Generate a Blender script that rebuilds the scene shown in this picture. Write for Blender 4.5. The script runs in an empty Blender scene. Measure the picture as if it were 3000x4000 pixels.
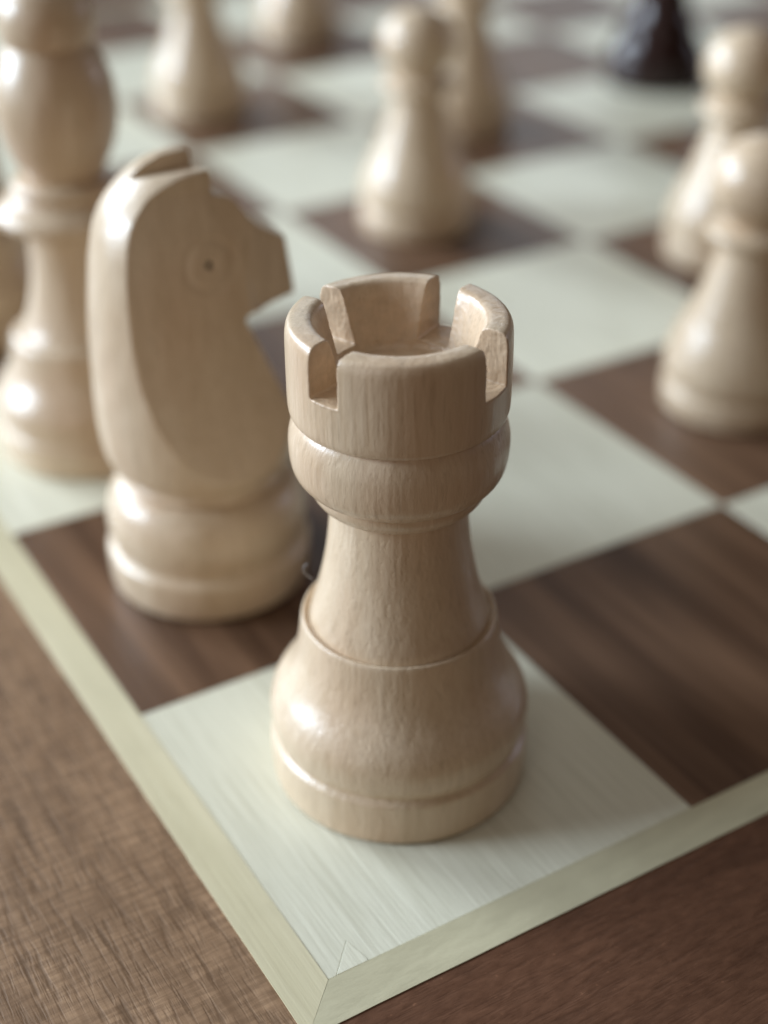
import bpy, bmesh, math, random
from mathutils import Vector, Matrix, noise

random.seed(7)
U = 0.045                      # one board square, in metres
scene = bpy.context.scene
COL = scene.collection

# ------------------------------------------------------------------ camera
CAM_POS = Vector((-0.98136939, -1.85650324, 2.49140780))
CAM_AIM = Vector((1.05215067, 1.51941560, 0.0))
FOCUS_AT = Vector((0.42, 0.30, 0.85))
cd = bpy.data.cameras.new("camera")
cam = bpy.data.objects.new("camera", cd)
COL.objects.link(cam)
cam.location = CAM_POS * U
cam.rotation_euler = (CAM_AIM - CAM_POS).to_track_quat('-Z', 'Y').to_euler()
cd.sensor_fit = 'HORIZONTAL'
cd.sensor_width = 36
cd.lens = 69.056
cd.clip_start = 0.005
cd.clip_end = 50
cd.dof.use_dof = True
view = (CAM_AIM - CAM_POS).normalized()
cd.dof.focus_distance = (FOCUS_AT - CAM_POS).dot(view) * U
cd.dof.aperture_fstop = 14.0
scene.camera = cam

# ------------------------------------------------------------------ light
w = bpy.data.worlds.new("World")
scene.world = w
w.use_nodes = True
bg = w.node_tree.nodes["Background"]
bg.inputs[0].default_value = (1.0, 0.70, 0.46, 1)
bg.inputs[1].default_value = 0.068


def area(name, az, el, dist, sx, sy, power, color, aim=(1.2, 1.2, 0.4)):
    l = bpy.data.lights.new(name, 'AREA')
    l.shape = 'RECTANGLE'
    l.size, l.size_y = sx, sy
    l.energy = power
    l.color = color
    o = bpy.data.objects.new(name, l)
    COL.objects.link(o)
    a, e = math.radians(az), math.radians(el)
    aim = Vector(aim) * U
    d = Vector((math.cos(a) * math.cos(e), math.sin(a) * math.cos(e), math.sin(e)))
    o.location = aim + d * dist
    o.rotation_euler = (-d).to_track_quat('-Z', 'Z').to_euler()
    return o


area("window_light", 149, 18, 2.6, 0.72, 1.20, 86, (0.72, 0.855, 1.0))
area("soft_fill_light", 116, 24, 2.8, 0.95, 1.3, 78, (0.77, 0.885, 1.0))  # added soft fill beside the window's light; no second window is known
area("far_glare_fill", 60, 21, 3.0, 2.0, 0.5, 5.5, (0.82, 0.92, 1.0))  # added unseen lamp that lays cool glare on the far squares
area("side_window_light", -6, 12, 2.4, 0.45, 0.6, 3.6, (0.80, 0.82, 1.0))
area("front_fill_light", -150, 12, 2.5, 2.6, 0.9, 9.0, (1.0, 0.90, 0.82))  # added fill from the camera side, brightens the fronts of the pieces
area("overhead_fill_light", 120, 78, 2.4, 2.0, 2.0, 8.5, (0.92, 0.96, 0.98))  # added overhead fill to lift the board, no fixture hangs there

scene.view_settings.view_transform = 'Standard'
scene.view_settings.look = 'None'
scene.view_settings.exposure = 0.06
scene.view_settings.gamma = 1.0
scene.cycles.use_denoising = True
scene.cycles.max_bounces = 8


# ------------------------------------------------------------------ material tools
class G:
    def __init__(self, name):
        self.m = bpy.data.materials.new(name)
        self.m.use_nodes = True
        self.t = self.m.node_tree
        self.b = self.t.nodes["Principled BSDF"]

    def n(self, typ, **kw):
        nd = self.t.nodes.new(typ)
        for k, v in kw.items():
            setattr(nd, k, v)
        return nd

    def l(self, a, b):
        self.t.links.new(a, b)

    def coords(self, scale, shift=37.0):
        """object coordinates in squares, moved by each thing's own place, then stretched"""
        tc = self.n("ShaderNodeTexCoord")
        oi = self.n("ShaderNodeObjectInfo")
        mu = self.n("ShaderNodeVectorMath", operation='SCALE')
        mu.inputs["Scale"].default_value = shift / U
        self.l(oi.outputs["Location"], mu.inputs[0])
        sc = self.n("ShaderNodeVectorMath", operation='MULTIPLY')
        sc.inputs[1].default_value = [s / U for s in scale]
        self.l(tc.outputs["Object"], sc.inputs[0])
        ad = self.n("ShaderNodeVectorMath", operation='ADD')
        self.l(sc.outputs[0], ad.inputs[0])
        self.l(mu.outputs[0], ad.inputs[1])
        return ad.outputs[0]

    def noise(self, vec, scale=1.0, detail=4, rough=0.55, dist=0.0):
        nz = self.n("ShaderNodeTexNoise")
        nz.inputs["Scale"].default_value = scale
        nz.inputs["Detail"].default_value = detail
        nz.inputs["Roughness"].default_value = rough
        nz.inputs["Distortion"].default_value = dist
        self.l(vec, nz.inputs["Vector"])
        return nz.outputs["Fac"]

    def ramp(self, fac, stops):
        r = self.n("ShaderNodeValToRGB")
        el = r.color_ramp.elements
        while len(el) < len(stops):
            el.new(0.5)
        for e, (p, c) in zip(el, stops):
            e.position = p
            e.color = (*c, 1) if len(c) == 3 else c
        self.l(fac, r.inputs[0])
        return r.outputs[0]

    def mix(self, a, b, fac, mode='MIX'):
        m = self.n("ShaderNodeMix", data_type='RGBA', blend_type=mode)
        for sock, v in ((m.inputs[6], a), (m.inputs[7], b), (m.inputs[0], fac)):
            if hasattr(v, "is_linked"):
                self.l(v, sock)
            else:
                sock.default_value = (*v, 1) if isinstance(v, tuple) else v
        return m.outputs[2]

    def math(self, op, a, b=None, clamp=False):
        m = self.n("ShaderNodeMath", operation=op, use_clamp=clamp)
        for i, v in enumerate((a, b)):
            if v is None:
                continue
            if hasattr(v, "is_linked"):
                self.l(v, m.inputs[i])
            else:
                m.inputs[i].default_value = v
        return m.outputs[0]

    def bump(self, h, strength, dist, prev=None):
        b = self.n("ShaderNodeBump")
        b.inputs["Strength"].default_value = strength
        b.inputs["Distance"].default_value = dist * U
        self.l(h, b.inputs["Height"])
        if prev is not None:
            self.l(prev, b.inputs["Normal"])
        return b.outputs[0]


def set_in(b, **kw):
    for k, v in kw.items():
        b.inputs[k.replace("_", " ")].default_value = v


def piece_wood(name, lo, hi, cut=None, coat=0.75, coat_rough=0.25, pits=0.08, spec=0.5):
    """turned, lacquered wood: fibres run up the piece"""
    g = G(name)
    streak = g.noise(g.coords((95, 95, 5.5)), 1.0, 5, 0.6)
    wide = g.noise(g.coords((7, 7, 1.4)), 1.0, 3, 0.5)
    # growth layers cut across by the turning, so they loop on the bulges
    layer = g.noise(g.coords((24, 1.6, 0.9)), 1.0, 4, 0.6, 0.3)
    mixed = g.math('ADD', g.math('MULTIPLY', streak, 0.42), g.math('MULTIPLY', wide, 0.22))
    col = g.ramp(g.math('ADD', mixed, g.math('MULTIPLY', layer, 0.36)),
                 [(0.34, lo), (0.52, tuple((a + b) / 2 for a, b in zip(lo, hi))), (0.66, hi)])
    # fine dark pores, drawn out along the fibre
    pore = g.noise(g.coords((120, 120, 11)), 1.0, 2, 0.5)
    pm = g.ramp(pore, [(0.60, (0, 0, 0)), (0.72, (1, 1, 1))])
    col = g.mix(col, tuple(c * 0.72 for c in lo), g.math('MULTIPLY', pm, 0.45))
    red = g.noise(g.coords((4, 4, 2.0)), 1.0, 2, 0.5)
    col = g.mix(col, (lo[0] * 1.02, lo[1] * 0.84, lo[2] * 0.78), g.math('MULTIPLY', g.ramp(red, [(0.48, (0, 0, 0)), (0.72, (1, 1, 1))]), 0.35))
    if cut is not None:
        # bare, unpolished grain inside the sawn notches and the hollow of the crown
        at = g.n("ShaderNodeAttribute", attribute_name="cut")
        fuzz = g.noise(g.coords((40, 40, 40)), 1.0, 4, 0.6)
        cc = g.ramp(fuzz, [(0.35, tuple(c * 0.8 for c in cut)), (0.65, cut)])
        col = g.mix(col, cc, g.math('MULTIPLY', at.outputs["Fac"], 0.75))
        g.l(g.math('SUBTRACT', coat, g.math('MULTIPLY', at.outputs["Fac"], coat * 0.7)), g.b.inputs["Coat Weight"])
    g.l(col, g.b.inputs["Base Color"])
    rough = g.math('ADD', g.math('MULTIPLY', streak, 0.12), 0.40)
    g.l(rough, g.b.inputs["Roughness"])
    g.b.inputs['Specular IOR Level'].default_value = spec
    set_in(g.b, Coat_Weight=coat, Coat_Roughness=coat_rough, Coat_IOR=1.5)
    b1 = g.bump(streak, 0.20, 0.006)
    lump = g.noise(g.coords((26, 26, 8)), 1.0, 3, 0.5)
    pit = g.ramp(g.noise(g.coords((88, 88, 48)), 1.0, 3, 0.6), [(0.30, (0, 0, 0)), (0.50, (1, 1, 1))])
    b1 = g.bump(pit, pits, 0.006, b1)
    b2 = g.bump(lump, 0.22, 0.012, b1)
    g.l(b2, g.b.inputs["Normal"])
    b3 = g.bump(lump, 0.20, 0.010)
    fine = g.noise(g.coords((120, 120, 60)), 1.0, 2, 0.5)
    g.l(g.bump(fine, 0.18, 0.004, b3), g.b.inputs["Coat Normal"])
    return g.m


def board_wood(name, lo, hi, axis='y', pores=0.0, rough=0.36, figure=0.5, band=(0.3, 0.7), cross=0.0, bump=0.15, flecks=0.0, fine=(38, 1.6), blotch=0.0, spec=0.5):
    """flat wood, fibres along one axis"""
    g = G(name)

    def st(across, along):
        return (along, across, across) if axis == 'x' else (across, along, across)
    streak = g.noise(g.coords(st(*fine), 91.0), 1.0, 5, 0.6, 0.1)
    wide = g.noise(g.coords(st(6.5, 0.55), 53.0), 1.0, 3, 0.55, 0.25)
    f = g.math('ADD', g.math('MULTIPLY', streak, 1 - figure), g.math('MULTIPLY', wide, figure))
    col = g.ramp(f, [(band[0], lo), (band[1], hi)])
    h = streak
    if pores > 0:
        p = g.noise(g.coords(st(30, 4.2), 17.0), 1.0, 3, 0.55, 0.15)
        pm = g.ramp(p, [(0.56, (0, 0, 0)), (0.70, (1, 1, 1))])
        p2 = g.noise(g.coords(st(80, 9.0), 7.0), 1.0, 2, 0.5)
        pm2 = g.ramp(p2, [(0.52, (0, 0, 0)), (0.68, (1, 1, 1))])
        pp = g.math('MAXIMUM', pm, g.math('MULTIPLY', pm2, 0.7))
        col = g.mix(col, tuple(c * 0.42 for c in lo), g.math('MULTIPLY', pp, pores))
        h = g.math('SUBTRACT', streak, g.math('MULTIPLY', pp, 0.8))
    if cross > 0:
        c = g.noise(g.coords(st(9, 70), 29.0), 1.0, 3, 0.6, 0.1)
        cm = g.ramp(c, [(0.42, (1, 1, 1)), (0.60, (0, 0, 0))])
        col = g.mix(col, tuple(c * 0.62 for c in lo), g.math('MULTIPLY', cm, cross))
    if flecks > 0:
        c = g.noise(g.coords((70, 70, 70), 61.0), 1.0, 2, 0.5)
        cm = g.ramp(c, [(0.68, (0, 0, 0)), (0.78, (1, 1, 1))])
        col = g.mix(col, tuple(min(1, c * 1.7) for c in hi), g.math('MULTIPLY', cm, flecks))
    if blotch > 0:
        c = g.noise(g.coords(st(11, 5.5), 43.0), 1.0, 4, 0.6, 0.4)
        cm = g.ramp(c, [(0.45, (0, 0, 0)), (0.66, (1, 1, 1))])
        col = g.mix(col, tuple(c_ * 0.75 for c_ in lo), g.math('MULTIPLY', cm, blotch))
    g.b.inputs["Specular IOR Level"].default_value = spec
    oi = g.n("ShaderNodeObjectInfo")
    v = g.math('ADD', g.math('MULTIPLY', oi.outputs["Random"], 0.16), 0.92)
    hs = g.n("ShaderNodeHueSaturation")
    g.l(v, hs.inputs["Value"])
    g.l(col, hs.inputs["Color"])
    g.l(hs.outputs[0], g.b.inputs["Base Color"])
    g.l(g.math('ADD', g.math('MULTIPLY', streak, 0.14), rough - 0.07), g.b.inputs["Roughness"])
    g.l(g.bump(h, bump, 0.012), g.b.inputs["Normal"])
    return g.m


def plain(name, col, rough):
    g = G(name)
    f = g.noise(g.coords((90, 90, 90)), 1.0, 3, 0.6)
    g.l(g.ramp(f, [(0.3, tuple(c * 0.7 for c in col)), (0.7, col)]), g.b.inputs["Base Color"])
    set_in(g.b, Roughness=rough)
    g.l(g.bump(f, 0.4, 0.01), g.b.inputs["Normal"])
    return g.m


M = {}
M['maple'] = piece_wood('pale_lacquered_wood', (0.545, 0.400, 0.255), (0.71, 0.565, 0.40), cut=(0.64, 0.46, 0.30))
M['maple_pitted'] = piece_wood('pale_lacquered_wood_pitted', (0.545, 0.400, 0.255), (0.71, 0.565, 0.40), pits=0.17)
M['black'] = piece_wood('black_lacquered_wood', (0.010, 0.003, 0.003), (0.030, 0.007, 0.005), coat=0.8, coat_rough=0.10, spec=0.08)
M['felt'] = plain('dark_felt', (0.012, 0.014, 0.012), 0.95)
M['light_sq'] = board_wood('pale_veneer', (0.61, 0.585, 0.45), (0.815, 0.79, 0.64), figure=0.22, band=(0.30, 0.70), bump=0.16, fine=(85, 3.0))
M['dark_sq'] = board_wood('walnut_veneer', (0.056, 0.026, 0.014), (0.205, 0.114, 0.066), figure=0.66, band=(0.36, 0.63), bump=0.12, fine=(30, 1.1), spec=0.38)
M['strip_y'] = board_wood('cream_stringing_along', (0.56, 0.50, 0.32), (0.71, 0.645, 0.45), 'y', figure=0.7, blotch=0.15)
M['strip_x'] = board_wood('cream_stringing_across', (0.46, 0.42, 0.28), (0.62, 0.57, 0.39), 'x', figure=0.7, blotch=0.2, fine=(26, 9))
M['frame_y'] = board_wood('walnut_border_along', (0.200, 0.113, 0.060), (0.450, 0.285, 0.168), 'y', spec=0.35, pores=0.62, blotch=0.5, figure=0.5, cross=0.42, rough=0.42, bump=0.18, flecks=0.2)
M['frame_x'] = board_wood('walnut_border_across', (0.070, 0.028, 0.013), (0.150, 0.068, 0.036), 'x', pores=0.25, blotch=0.35, figure=0.4, rough=0.55, bump=0.12, flecks=0.45, fine=(50, 22), spec=0.25)
M['glue'] = plain('glue_line', (0.30, 0.27, 0.20), 0.8)
M['lint'] = plain('white_lint', (0.7, 0.7, 0.72), 0.8)


# ------------------------------------------------------------------ object tools
def tag(o, label=None, cat=None, group=None, kind=None):
    for k, v in (('label', label), ('category', cat), ('group', group), ('kind', kind)):
        if v:
            o[k] = v
    return o


def empty(name, loc, rz=0.0, rx=0.0, ry=0.0):
    o = bpy.data.objects.new(name, None)
    COL.objects.link(o)
    o.location = Vector(loc) * U
    o.rotation_euler = (rx, ry, rz)
    o.empty_display_size = 0.01
    return o


def link_mesh(name, me, mat, parent=None):
    o = bpy.data.objects.new(name, me)
    COL.objects.link(o)
    if mat is not None and not me.materials:
        me.materials.append(mat)
    if parent:
        o.parent = parent
    return o


def finish(me, angle=38):
    me.polygons.foreach_set("use_smooth", [True] * len(me.polygons))
    me.set_sharp_from_angle(angle=math.radians(angle))
    me.update()


def chaikin(p, it=2, keep=0.22):
    for _ in range(it):
        q = [p[0]]
        for a, b in zip(p[:-1], p[1:]):
            q.append((a[0] + (b[0] - a[0]) * keep, a[1] + (b[1] - a[1]) * keep))
            q.append((a[0] + (b[0] - a[0]) * (1 - keep), a[1] + (b[1] - a[1]) * (1 - keep)))
        q.append(p[-1])
        p = q
    return p


def lathe_mesh(name, prof, seg=96, wob=0.0, it=2, seed=0.0):
    """prof: (r, z) in squares, bottom centre -> outside -> top centre"""
    if it:
        prof = [prof[0]] + chaikin(prof[1:-1], it) + [prof[-1]]
    vs, fs = [], []
    rings = []
    for r, z in prof:
        if r < 1e-6:
            rings.append([len(vs)])
            vs.append((0, 0, z * U))
        else:
            ring = []
            for i in range(seg):
                a = 2 * math.pi * i / seg
                rr = r
                if wob:
                    rr += wob * noise.noise(Vector((math.cos(a) * 1.3 + seed, math.sin(a) * 1.3, z * 9)))
                ring.append(len(vs))
                vs.append((rr * math.cos(a) * U, rr * math.sin(a) * U, z * U))
            rings.append(ring)
    for a, b in zip(rings[:-1], rings[1:]):
        if len(a) == 1 and len(b) == 1:
            continue
        for i in range(seg):
            j = (i + 1) % seg
            if len(a) == 1:
                fs.append((a[0], b[j], b[i]))
            elif len(b) == 1:
                fs.append((a[i], a[j], b[0]))
            else:
                fs.append((a[i], a[j], b[j], b[i]))
    me = bpy.data.meshes.new(name)
    me.from_pydata(vs, [], fs)
    me.update()
    return me


def lathe(name, prof, mat, parent, seg=96, wob=0.0008, it=2, seed=0.0, angle=38):
    me = lathe_mesh(name, prof, seg, wob, it, seed)
    finish(me, angle)
    return link_mesh(name, me, mat, parent)


def prism(poly, axis, half):
    """closed outline pushed both ways along an axis; poly holds the two other coordinates"""
    bm = bmesh.new()
    a, b = [], []
    for u, v in poly:
        if axis == 'y':
            pa, pb = (u, -half, v), (u, half, v)
        else:
            pa, pb = (-half, u, v), (half, u, v)
        a.append(bm.verts.new([c * U for c in pa]))
        b.append(bm.verts.new([c * U for c in pb]))
    bm.faces.new(a)
    bm.faces.new(list(reversed(b)))
    n = len(a)
    for i in range(n):
        bm.faces.new((a[(i + 1) % n], a[i], b[i], b[(i + 1) % n]))
    bmesh.ops.recalc_face_normals(bm, faces=bm.faces)
    me = bpy.data.meshes.new("tmp")
    bm.to_mesh(me)
    bm.free()
    return me


def box_mesh(sx, sy, sz, mat=None):
    bm = bmesh.new()
    bmesh.ops.create_cube(bm, size=1.0)
    bm.transform(Matrix.Diagonal((sx * U, sy * U, sz * U, 1)))
    if mat is not None:
        bm.transform(mat)
    me = bpy.data.meshes.new("tmp")
    bm.to_mesh(me)
    bm.free()
    return me


def carve(base, ops, voxel, smooth=4):
    """base mesh with boolean (kind, mesh) pairs, rebuilt as an even skin with softened edges"""
    o = bpy.data.objects.new("tmp", base)
    COL.objects.link(o)
    tmp = [o]
    for kind, me in ops:
        c = bpy.data.objects.new("tmp", me)
        COL.objects.link(c)
        tmp.append(c)
        m = o.modifiers.new("b", 'BOOLEAN')
        m.operation = kind
        m.solver = 'EXACT'
        m.object = c
    r = o.modifiers.new("r", 'REMESH')
    r.mode = 'VOXEL'
    r.voxel_size = voxel * U
    s = o.modifiers.new("s", 'SMOOTH')
    s.iterations = smooth
    s.factor = 0.5
    dg = bpy.context.evaluated_depsgraph_get()
    dg.update()
    me = bpy.data.meshes.new_from_object(o.evaluated_get(dg))
    for t in tmp:
        bpy.data.objects.remove(t)
    return me


def copy_thing(src, loc, rz, label):
    r = src.copy()
    COL.objects.link(r)
    r.location = Vector(loc) * U
    r.rotation_euler = (0, 0, rz)
    r['label'] = label
    for ch in src.children:
        c = ch.copy()
        COL.objects.link(c)
        c.parent = r
        for g in ch.children:
            d = g.copy()
            COL.objects.link(d)
            d.parent = c
    return r


# ------------------------------------------------------------------ the board
board = empty("chess_board", (0, 0, 0))
tag(board, "wooden chess board of pale and walnut squares with cream line and walnut border", "chess board")
T = 0.06


def slab(name, pts, z0, z1, mat, bev=0.0022):
    """a flat piece with the given outline, its origin at its own middle"""
    cx = sum(p[0] for p in pts) / len(pts)
    cy = sum(p[1] for p in pts) / len(pts)
    bm = bmesh.new()
    top = [bm.verts.new(((x - cx) * U, (y - cy) * U, z1 * U)) for x, y in pts]
    bot = [bm.verts.new(((x - cx) * U, (y - cy) * U, z0 * U)) for x, y in pts]
    ft = bm.faces.new(top)
    bm.faces.new(list(reversed(bot)))
    n = len(pts)
    for i in range(n):
        bm.faces.new((top[i], bot[i], bot[(i + 1) % n], top[(i + 1) % n]))
    bmesh.ops.recalc_face_normals(bm, faces=bm.faces)
    if bev:
        bmesh.ops.bevel(bm, geom=[e for e in bm.edges if all(v.co.z > z1 * U - 1e-9 for v in e.verts)],
                        offset=bev * U, segments=2, affect='EDGES', profile=0.6)
    me = bpy.data.meshes.new(name)
    bm.to_mesh(me)
    bm.free()
    o = link_mesh(name, me, mat, board)
    o.location = (cx * U, cy * U, 0)
    return o


GAP = 0.0009
CHIP = [(0.030, GAP), (0.087, 0.0725), (0.097, 0.012), (0.0935, GAP)]
for i in range(8):
    for j in range(8):
        light = (i + j) % 2 == 0
        x0, x1, y0, y1 = i + GAP, i + 1 - GAP, j + GAP, j + 1 - GAP
        pts = [(x0, y0), (x1, y0), (x1, y1), (x0, y1)]
        dz = random.uniform(-0.0006, 0.0006)
        if i == 0 and j == 0:
            # the corner square has a small triangular patch let into its tip
            pts = [(x0, y0), (0.0195, y0), (0.0860, 0.0735), (0.0998, 0.010), (0.0992, y0), (x1, y0), (x1, y1), (x0, y1)]
            s = slab("light_square", pts, -T, dz, M['light_sq'], 0.0012)
            patch = slab("veneer_patch", [(0.0203, GAP), (0.0985, GAP), (0.0992, 0.010), (0.0861, 0.0725)], -T, 0.0006, M['light_sq'], 0.0012)
            patch['label'] = "small triangular veneer patch at the tip of the corner square"
            continue
        slab("light_square" if light else "dark_square", pts, -T, dz, M['light_sq' if light else 'dark_sq'])

SW = 0.108          # width of the cream line
FW = 1.25           # width of the walnut border
g2 = 0.0003
a0, b0 = -SW, 8 + SW
strips = [('strip_x', [(a0 + g2, a0), (b0 - g2, a0), (8 - g2, -g2), (g2, -g2)]),
          ('strip_x', [(g2, 8 + g2), (8 - g2, 8 + g2), (b0 - g2, b0), (a0 + g2, b0)]),
          ('strip_y', [(a0, a0 + g2), (-g2, g2), (-g2, 8 - g2), (a0, b0 - g2)]),
          ('strip_y', [(8 + g2, g2), (b0, a0 + g2), (b0, b0 - g2), (8 + g2, 8 - g2)])]


def uneven(p, q, n=150, amp=0.0022):
    """a hand-cut edge: the line from p to q with slight waver and nicks"""
    out = []
    for k in range(1, n):
        t = k / n
        x, y = p[0] + (q[0] - p[0]) * t, p[1] + (q[1] - p[1]) * t
        d = amp * (0.6 * noise.noise(Vector((x * 3, y * 3, 1))) + 0.7 * noise.noise(Vector((x * 17, y * 17, 5))))
        nx, ny = (q[1] - p[1]), -(q[0] - p[0])
        l = math.hypot(nx, ny)
        out.append((x + nx / l * d, y + ny / l * d))
    return out


for m, pts in strips:
    # the outer side of each strip is the longest one
    k = max(range(4), key=lambda i: math.dist(pts[i], pts[(i + 1) % 4]))
    pts = pts[:k + 1] + uneven(pts[k], pts[(k + 1) % 4]) + pts[k + 1:]
    slab("inlay_strip", pts, -T, 0.0010, M[m], 0)
c0, d0 = a0 - FW, b0 + FW
e = -0.006
frames = [('frame_x', [(c0 + e, c0), (d0 - e, c0), (b0 - e, a0 - e), (a0 + e, a0 - e)]),
          ('frame_x', [(a0 + e, b0 + e), (b0 - e, b0 + e), (d0 - e, d0), (c0 + e, d0)]),
          ('frame_y', [(c0, c0 + e), (a0 - e, a0 + e), (a0 - e, b0 - e), (c0, d0 - e)]),
          ('frame_y', [(b0 + e, a0 + e), (d0, c0 + e), (d0, d0 - e), (b0 + e, b0 - e)])]
for m, pts in frames:
    o = slab("border_board", pts, -0.34, -0.0015, M[m], 0.003)
me = box_mesh(8 + 2 * SW - 0.01, 8 + 2 * SW - 0.01, 0.10, Matrix.Translation((4 * U, 4 * U, (-T * 0.55 - 0.05) * U)))
me.name = "core_panel"
# the core sits just under the veneers and shows as the dark joint lines
link_mesh("core_panel", me, M['glue'], board)

# ------------------------------------------------------------------ the rook
FELT = 0.006


def felt(parent, r):
    return lathe("felt_pad", [(0, 0.0012), (r, 0.0012), (r, FELT), (0, FELT)], M['felt'], parent, 64, 0, 0)


def base_profile(sr, sz, top_r=None, top_z=None):
    """the bell-shaped foot all these pieces share: band, groove, bulge, sloping shoulder"""
    P = [(0, FELT), (.306, FELT), (.3105, .009), (.3135, .05), (.314, .112), (.3125, .122), (.306, .129), (.3015, .134),
         (.302, .139), (.3065, .149), (.3110, .166), (.3130, .188), (.3120, .212), (.3050, .238), (.2910, .264), (.2735, .288),
         (.2590, .312), (.2490, .337), (.2420, .363), (.2370, .392), (.2335, .420), (.2315, .438)]
    return [(r * sr, z if z == FELT else z * sz) for r, z in P]


rook = empty("rook", (.493, .5185, 0), rx=0.0, ry=math.radians(-0.35), rz=0.0)
tag(rook, "pale wooden rook with notched crown standing on the corner square", "rook")
lathe("base", base_profile(1, 1) + [(.2300, .450), (.2275, .4575), (.2215, .4585), (.2165, .4535), (.2120, .451), (0, .451)],
      M['maple_pitted'], rook, 200, 0.0014, 2, 1.0, 50)
lathe("stem", [(0, .440), (.2110, .440), (.2105, .4525), (.2070, .468), (.2010, .490), (.1930, .515), (.1850, .545), (.1765, .585),
               (.1690, .625), (.1625, .67), (.1580, .715), (.1560, .75), (.1555, .785), (0, .785)], M['maple_pitted'], rook, 200, 0.0016, 2, 2.0)
lathe("collar", [(0, .7745), (.1600, .7745), (.1670, .7762), (.1770, .7810), (.1870, .7890), (.1945, .8000), (.1985, .8130), (.1992, .8270), (.2010, .8320),
                 (.2070, .8330), (.2140, .8345), (.2210, .8400), (.2300, .8520), (.2365, .8680), (.2400, .890), (.2410, .915), (.2398, .938), (.2350, .960),
                 (.2290, .978), (.2240, .987), (.2220, .992), (0, .992)], M['maple'], rook, 200, 0.0020, 2, 3.0, 50)

crown = lathe_mesh("crown", [(0, .9915), (.2260, .9915), (.2330, .9950), (.2372, 1.004), (.2390, 1.02), (.2395, 1.08), (.2393, 1.16), (.2380, 1.187),
                             (.2330, 1.201), (.2240, 1.207), (.1950, 1.209), (.1830, 1.206), (.1760, 1.197), (.1700, 1.180), (.1550, 1.130),
                             (.1400, 1.082), (.1330, 1.073), (.1200, 1.070), (0, 1.074)], 192, 0, 1)
NOTCH = [(-161.5, .0745, 1.096), (26.5, .078, 1.086), (-64, .086, 1.090), (112.5, .064, 1.088)]
ops = []
for ang, wd, zf in NOTCH:
    mt = Matrix.Rotation(math.radians(ang), 4, 'Z') @ Matrix.Translation((0.20 * U, 0, (zf + 0.2) * U))
    ops.append(('DIFFERENCE', box_mesh(0.30, wd, 0.40, mt)))
me = carve(crown, ops, 0.0025, 2)
att = me.attributes.new("cut", 'FLOAT', 'POINT')
vals = []
norms = [v.normal.copy() for v in me.vertices]
for v, nv in zip(me.vertices, norms):
    p = v.co / U
    r = math.hypot(p.x, p.y)
    # sawn surfaces are slightly torn
    inside = 0.0
    for ang, wd, zf in NOTCH:
        a = math.radians(ang)
        al, ac = p.x * math.cos(a) + p.y * math.sin(a), -p.x * math.sin(a) + p.y * math.cos(a)
        if al > 0.02 and p.z > zf - 0.006:
            k = (wd / 2 + 0.0035 - abs(ac)) / 0.003
            inside = max(inside, min(1, max(0, k)))
    cup = min(1, max(0, (0.172 - r) / 0.004)) * (1 if p.z > 1.06 else 0)
    c = max(inside, cup * 0.75)
    vals.append(c)
    n1 = noise.noise_vector(p * 38)
    n2 = noise.noise_vector(p * 110)
    edge = 1.0 if p.z > 1.17 else 0.4
    amp = 0.0003 * edge + 0.0011 * c + (0.0035 if (r < 0.15 and p.z < 1.085 and p.z > 1.05) else 0)
    v.co += (nv * (n1.x * amp + n2.y * 0.0008 * c)) * U
att.data.foreach_set("value", vals)
finish(me, 70)
link_mesh("crown", me, M['maple'], rook)
felt(rook, .282)

# a curl of lint caught on the neck of the rook
lc = bpy.data.curves.new("lint", 'CURVE')
lc.dimensions = '3D'
lc.bevel_depth = 0.0006 * U
sp = lc.splines.new('POLY')
pts = [(-.181, .088, .553), (-.192, .094, .563), (-.199, .098, .575), (-.200, .098, .586), (-.196, .095, .594), (-.192, .093, .597)]
sp.points.add(len(pts) - 1)
for q, pt in zip(sp.points, pts):
    q.co = ((pt[0] + .493) * U, (pt[1] + .5185) * U, pt[2] * U, 1)
dg = bpy.context.evaluated_depsgraph_get()
tmp = bpy.data.objects.new("tmp", lc)
COL.objects.link(tmp)
dg.update()
lm = bpy.data.meshes.new_from_object(tmp.evaluated_get(dg))
bpy.data.objects.remove(tmp)
lint = link_mesh("lint_fibre", lm, M['lint'])
tag(lint, "tiny white curl of lint clinging to the rook's waist", "lint")

# ------------------------------------------------------------------ the knight
knight = empty("knight", (.4536, 1.523, 0))
tag(knight, "pale wooden knight with flat carved cheek and drilled eye, beside the rook", "knight")
lathe("base", [(0, FELT), (.283, FELT), (.289, .014), (.294, .05), (.2955, .108), (.2940, .121), (.2860, .131), (.2770, .137), (.2755, .142),
               (.2790, .156), (.2850, .18), (.2880, .212), (.2860, .245), (.2780, .280), (.2630, .309), (.2430, .330), (.2250, .3395),
               (.2150, .3430), (0, .3430)], M['maple'], knight, 128, 0.0014, 2, 5.0)
blank = lathe_mesh("blank", [(0, .3425), (.2170, .3425), (.2280, .3470), (.2310, .3560), (.2270, .3660), (.2215, .3720), (.2260, .3790), (.2410, .3870), (.2580, .403),
                             (.2710, .430), (.2790, .465), (.2840, .52), (.2860, .60), (.2840, .70), (.2795, .80), (.2740, .88), (.2680, .94),
                             (.2600, 1.00), (.2500, 1.055), (.2380, 1.100), (.2180, 1.145), (.1880, 1.185), (.1500, 1.220), (.1100, 1.248),
                             (.0600, 1.268), (0, 1.275)], 128, 0, 1)
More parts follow.
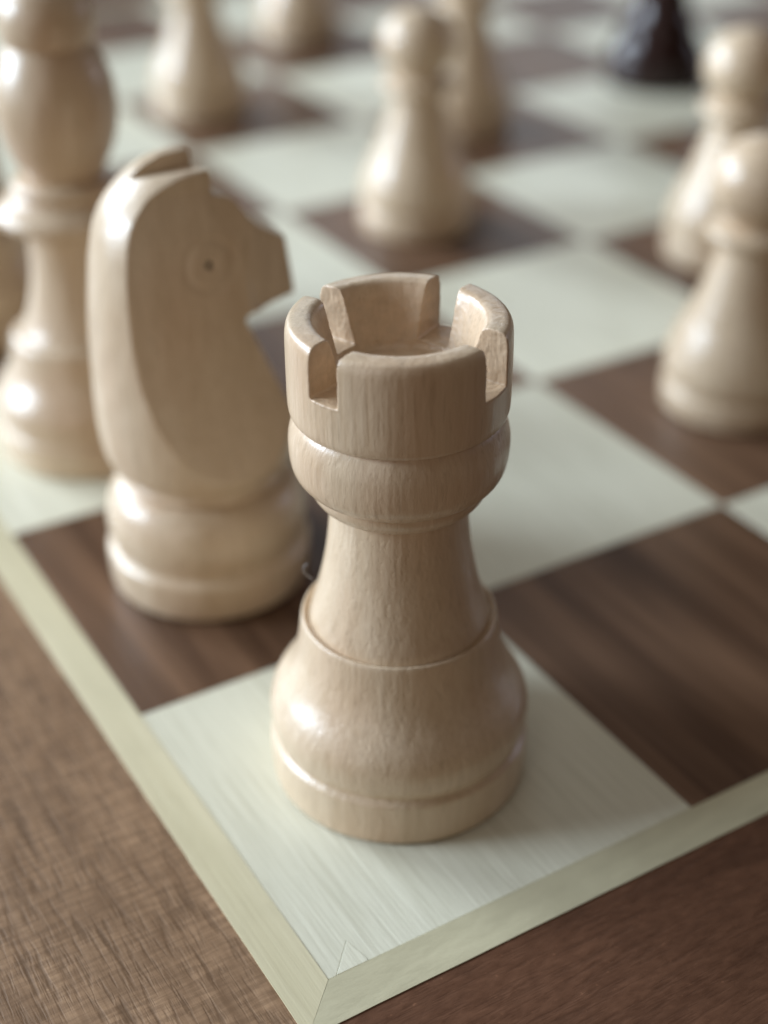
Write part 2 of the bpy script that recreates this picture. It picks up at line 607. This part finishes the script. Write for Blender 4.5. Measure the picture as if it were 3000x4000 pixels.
side = [(-.5, .30), (.5, .30), (.5, .42), (.262, .45), (.215, .525), (.185, .585), (.150, .680), (.118, .770), (.088, .842), (.100, .854),
        (.278, .874), (.282, .930), (.274, 1.000), (.254, 1.022), (.208, 1.046), (.162, 1.078), (.130, 1.106), (.108, 1.142), (.086, 1.168), (.056, 1.178),
        (.036, 1.184), (.033, 1.235), (.028, 1.290), (-.5, 1.290)]
front_half = [(.30, .30), (.30, .375), (.270, .44), (.232, .53), (.196, .63), (.168, .73), (.150, .83), (.137, .93), (.125, 1.03), (.112, 1.12),
              (.100, 1.20), (.088, 1.32)]
# between the ears the near half slopes down to a step, the far ear stands up behind it
front = front_half + [(.012, 1.32), (.007, 1.222), (-.112, 1.256)] + [(-y, z) for y, z in reversed(front_half[:-1])]
eyes = []
for s in (-1, 1):
    bm = bmesh.new()
    bmesh.ops.create_cone(bm, cap_ends=True, segments=20, radius1=0.0105 * U, radius2=0.0105 * U, depth=0.05 * U)
    bm.transform(Matrix.Translation((0.004 * U, s * 0.135 * U, 1.008 * U)) @ Matrix.Rotation(math.pi / 2, 4, 'X'))
    em = bpy.data.meshes.new("tmp")
    bm.to_mesh(em)
    bm.free()
    eyes.append(('DIFFERENCE', em))
cheeks = []
for s in (-1, 1):
    # the muzzle is pared away towards the nose
    bm = bmesh.new()
    lo_ = [bm.verts.new((x * U, s * y * U, 0.862 * U)) for x, y in ((.118, .136), (.36, .092), (.36, .4), (.118, .4))]
    hi_ = [bm.verts.new((x * U, s * y * U, 1.14 * U)) for x, y in ((.085, .125), (.33, .080), (.33, .4), (.085, .4))]
    bm.faces.new(lo_)
    bm.faces.new(hi_)
    for i in range(4):
        bm.faces.new((lo_[i], lo_[(i + 1) % 4], hi_[(i + 1) % 4], hi_[i]))
    bmesh.ops.recalc_face_normals(bm, faces=bm.faces)
    em = bpy.data.meshes.new("tmp")
    bm.to_mesh(em)
    bm.free()
    cheeks.append(('DIFFERENCE', em))
me = carve(blank, [('INTERSECT', prism(side, 'y', 0.5)), ('INTERSECT', prism(front, 'x', 0.6))] + cheeks + eyes, 0.0038, 3)
norms = [v.normal.copy() for v in me.vertices]
for v, nv in zip(me.vertices, norms):
    p = v.co / U
    d = noise.noise(p * 14) * 0.0016
    if abs(p.y) > 0.08:
        # the drill's shallow ring round each eye
        q = math.hypot(p.x - 0.004, p.z - 1.008)
        d -= 0.0032 * math.exp(-((q - 0.066) / 0.009) ** 2)
    v.co += nv * d * U
finish(me, 60)
link_mesh("head", me, M['maple'], knight)
# the bottom of each drilled eye
for s in (-1, 1):
    eme = lathe_mesh("eye", [(0, -.002), (.0100, -.002), (.0100, .002), (0, .002)], 20, 0, 0)
    finish(eme, 40)
    eo = link_mesh("eye", eme, M['felt'], knight)
    eo.location = (0.004 * U, s * 0.1165 * U, 1.008 * U)
    eo.rotation_euler = (math.pi / 2, 0, 0)
felt(knight, .281)


# ------------------------------------------------------------------ bishop, king
def bishop(loc, label):
    t = empty("bishop", loc)
    tag(t, label, "bishop")
    lathe("base", base_profile(1.0, .92) + [(.2250, .412), (.2150, .420), (.2050, .422), (0, .422)], M['maple'], t, 128, 0.0014, 2, 8.0)
    lathe("stem", [(0, .415), (.2020, .415), (.1950, .428), (.1800, .455), (.1650, .50), (.1500, .56), (.1400, .63), (.1370, .69),
                   (.1400, .74), (.1500, .775), (.1620, .795), (0, .795)], M['maple'], t, 96, 0.001)
    lathe("collar", [(0, .785), (.1700, .785), (.2180, .797), (.2330, .812), (.2330, .832), (.2140, .850), (.1780, .868), (.1650, .880), (.1640, .890), (.1700, .897),
                     (.1710, .910), (.1600, .924), (.1350, .932), (0, .932)], M['maple'], t, 96, 0.001)
    lathe("mitre", [(0, .925), (.1150, .925), (.1270, .950), (.1500, .995), (.1700, 1.045), (.1830, 1.10), (.1860, 1.15), (.1820, 1.20), (.1700, 1.25), (.1540, 1.29),
                    (.1380, 1.32), (.1280, 1.335), (0, 1.335)], M['maple'], t, 96, 0.001)
    lathe("finial", [(0, 1.330), (.1240, 1.330), (.1360, 1.343), (.1430, 1.37), (.1450, 1.41), (.1380, 1.45), (.1150, 1.49), (.0700, 1.525), (.0300, 1.538), (0, 1.54)],
          M['maple'], t, 96, 0.001)
    felt(t, .286)
    return t


bishop((.455, 2.455, 0), "tall pale bishop with rounded head, standing behind the knight")

king = empty("king", (.40, 3.52, 0))
tag(king, "pale king mostly hidden behind the tall bishop, at the photo's edge", "king")
lathe("base", base_profile(1.0, .95) + [(.2250, .425), (.2180, .434), (.2100, .436), (0, .436)], M['maple'], king, 96, 0.0014, 2, 9.0)
lathe("stem", [(0, .43), (.2080, .43), (.1900, .47), (.1700, .54), (.1550, .64), (.1470, .76), (.1450, .88), (.1520, .95), (.1650, .98), (0, .98)], M['maple'], king, 96)
lathe("collar", [(0, .97), (.1700, .97), (.2150, .985), (.2250, 1.005), (.2150, 1.03), (.1750, 1.05), (.1650, 1.065), (.1750, 1.08), (.1600, 1.10), (0, 1.10)], M['maple'], king, 96)
lathe("crown", [(0, 1.09), (.1250, 1.09), (.1350, 1.14), (.1600, 1.28), (.1950, 1.42), (.2000, 1.44), (.1850, 1.455), (.1500, 1.49), (.0800, 1.53), (.0300, 1.545), (0, 1.546)],
      M['maple'], king, 96)
cross = [(-.025, 1.53), (.025, 1.53), (.022, 1.60), (.065, 1.595), (.065, 1.655), (.022, 1.65), (.028, 1.71), (-.028, 1.71), (-.022, 1.65), (-.065, 1.655), (-.065, 1.595), (-.022, 1.60)]
cm = prism(cross, 'x', 0.022)
cm.name = "cross"
finish(cm, 30)
link_mesh("cross", cm, M['maple'], king)
felt(king, .298)


# ------------------------------------------------------------------ pawns
def pawn(loc, label, mat, cat="pawn", group=None, name="pawn"):
    t = empty(name, loc)
    tag(t, label, cat, group)
    lathe("base", [(0, FELT), (.248, FELT), (.254, .014), (.257, .05), (.257, .088), (.250, .099), (.238, .106), (.239, .113), (.250, .125), (.2555, .15),
                   (.2545, .185), (.2460, .225), (.2310, .268), (.2150, .305), (.2030, .330), (.1960, .345), (.1900, .350), (0, .350)], mat, t, 96, 0.001, 2)
    lathe("stem", [(0, .345), (.1890, .345), (.1830, .365), (.1700, .400), (.1540, .448), (.1380, .50), (.1230, .55), (.1130, .60), (.1150, .625), (0, .625)], mat, t, 96, 0.001)
    lathe("collar", [(0, .612), (.1250, .612), (.1500, .620), (.1640, .636), (.1660, .650), (.1600, .666), (.1380, .677), (.1200, .684), (0, .684)], mat, t, 96, 0.001)
    R, zc = .168, .820
    a0_ = math.asin(.105 / R)
    prof = [(0, .672), (.105, .672)]
    for k in range(25):
        a = a0_ + (math.pi - a0_) * k / 24
        prof.append((R * math.sin(a), zc - R * math.cos(a) * 0.93))
    prof[-1] = (0, prof[-1][1])
    lathe("head", prof, mat, t, 96, 0.001, 0)
    felt(t, .234)
    return t


PG = "pale pawns standing on the dark squares"
first = pawn((2.455, 3.56, 0), "pale pawn on the dark square straight behind the rook", M['maple'], group=PG)
for loc, lab in [((2.50, 1.51, 0), "nearest pale pawn, front one of the two overlapping pawns at the photo's edge"),
                 ((3.40, 2.56, 0), "pale pawn behind the nearest pawn, rear one of the two overlapping at the edge"),
                 ((3.40, 4.60, 0), "pale pawn half hidden by the pawn standing behind the rook"),
                 ((2.33, 5.60, 0), "pale pawn beyond the knight's ears, its head out of view"),
                 ((3.54, 6.70, 0), "farthest pale pawn, only its blurred foot showing at the top")]:
    copy_thing(first, loc, random.uniform(0, 6.28), lab)

t = empty("dark_chess_piece", (4.86, 4.76, 0))
tag(t, "glossy reddish black piece far back on the board, strongly blurred", "chess piece")
lathe("base", base_profile(.92, .82) + [(.2050, .372), (.1980, .378), (0, .378)], M['black'], t, 96, 0.001)
lathe("stem", [(0, .37), (.1950, .37), (.1800, .40), (.1600, .46), (.1450, .54), (.1350, .63), (.1320, .72), (.1400, .76), (0, .76)], M['black'], t, 96, 0.001)
lathe("collar", [(0, .75), (.1500, .75), (.1850, .765), (.1900, .785), (.1750, .805), (.1400, .82), (0, .82)], M['black'], t, 96, 0.001)
lathe("head", [(0, .81), (.1100, .81), (.1400, .87), (.1600, .94), (.1600, 1.00), (.1400, 1.06), (.1000, 1.11), (.0500, 1.135), (0, 1.14)], M['black'], t, 96, 0.001)
felt(t, .27)
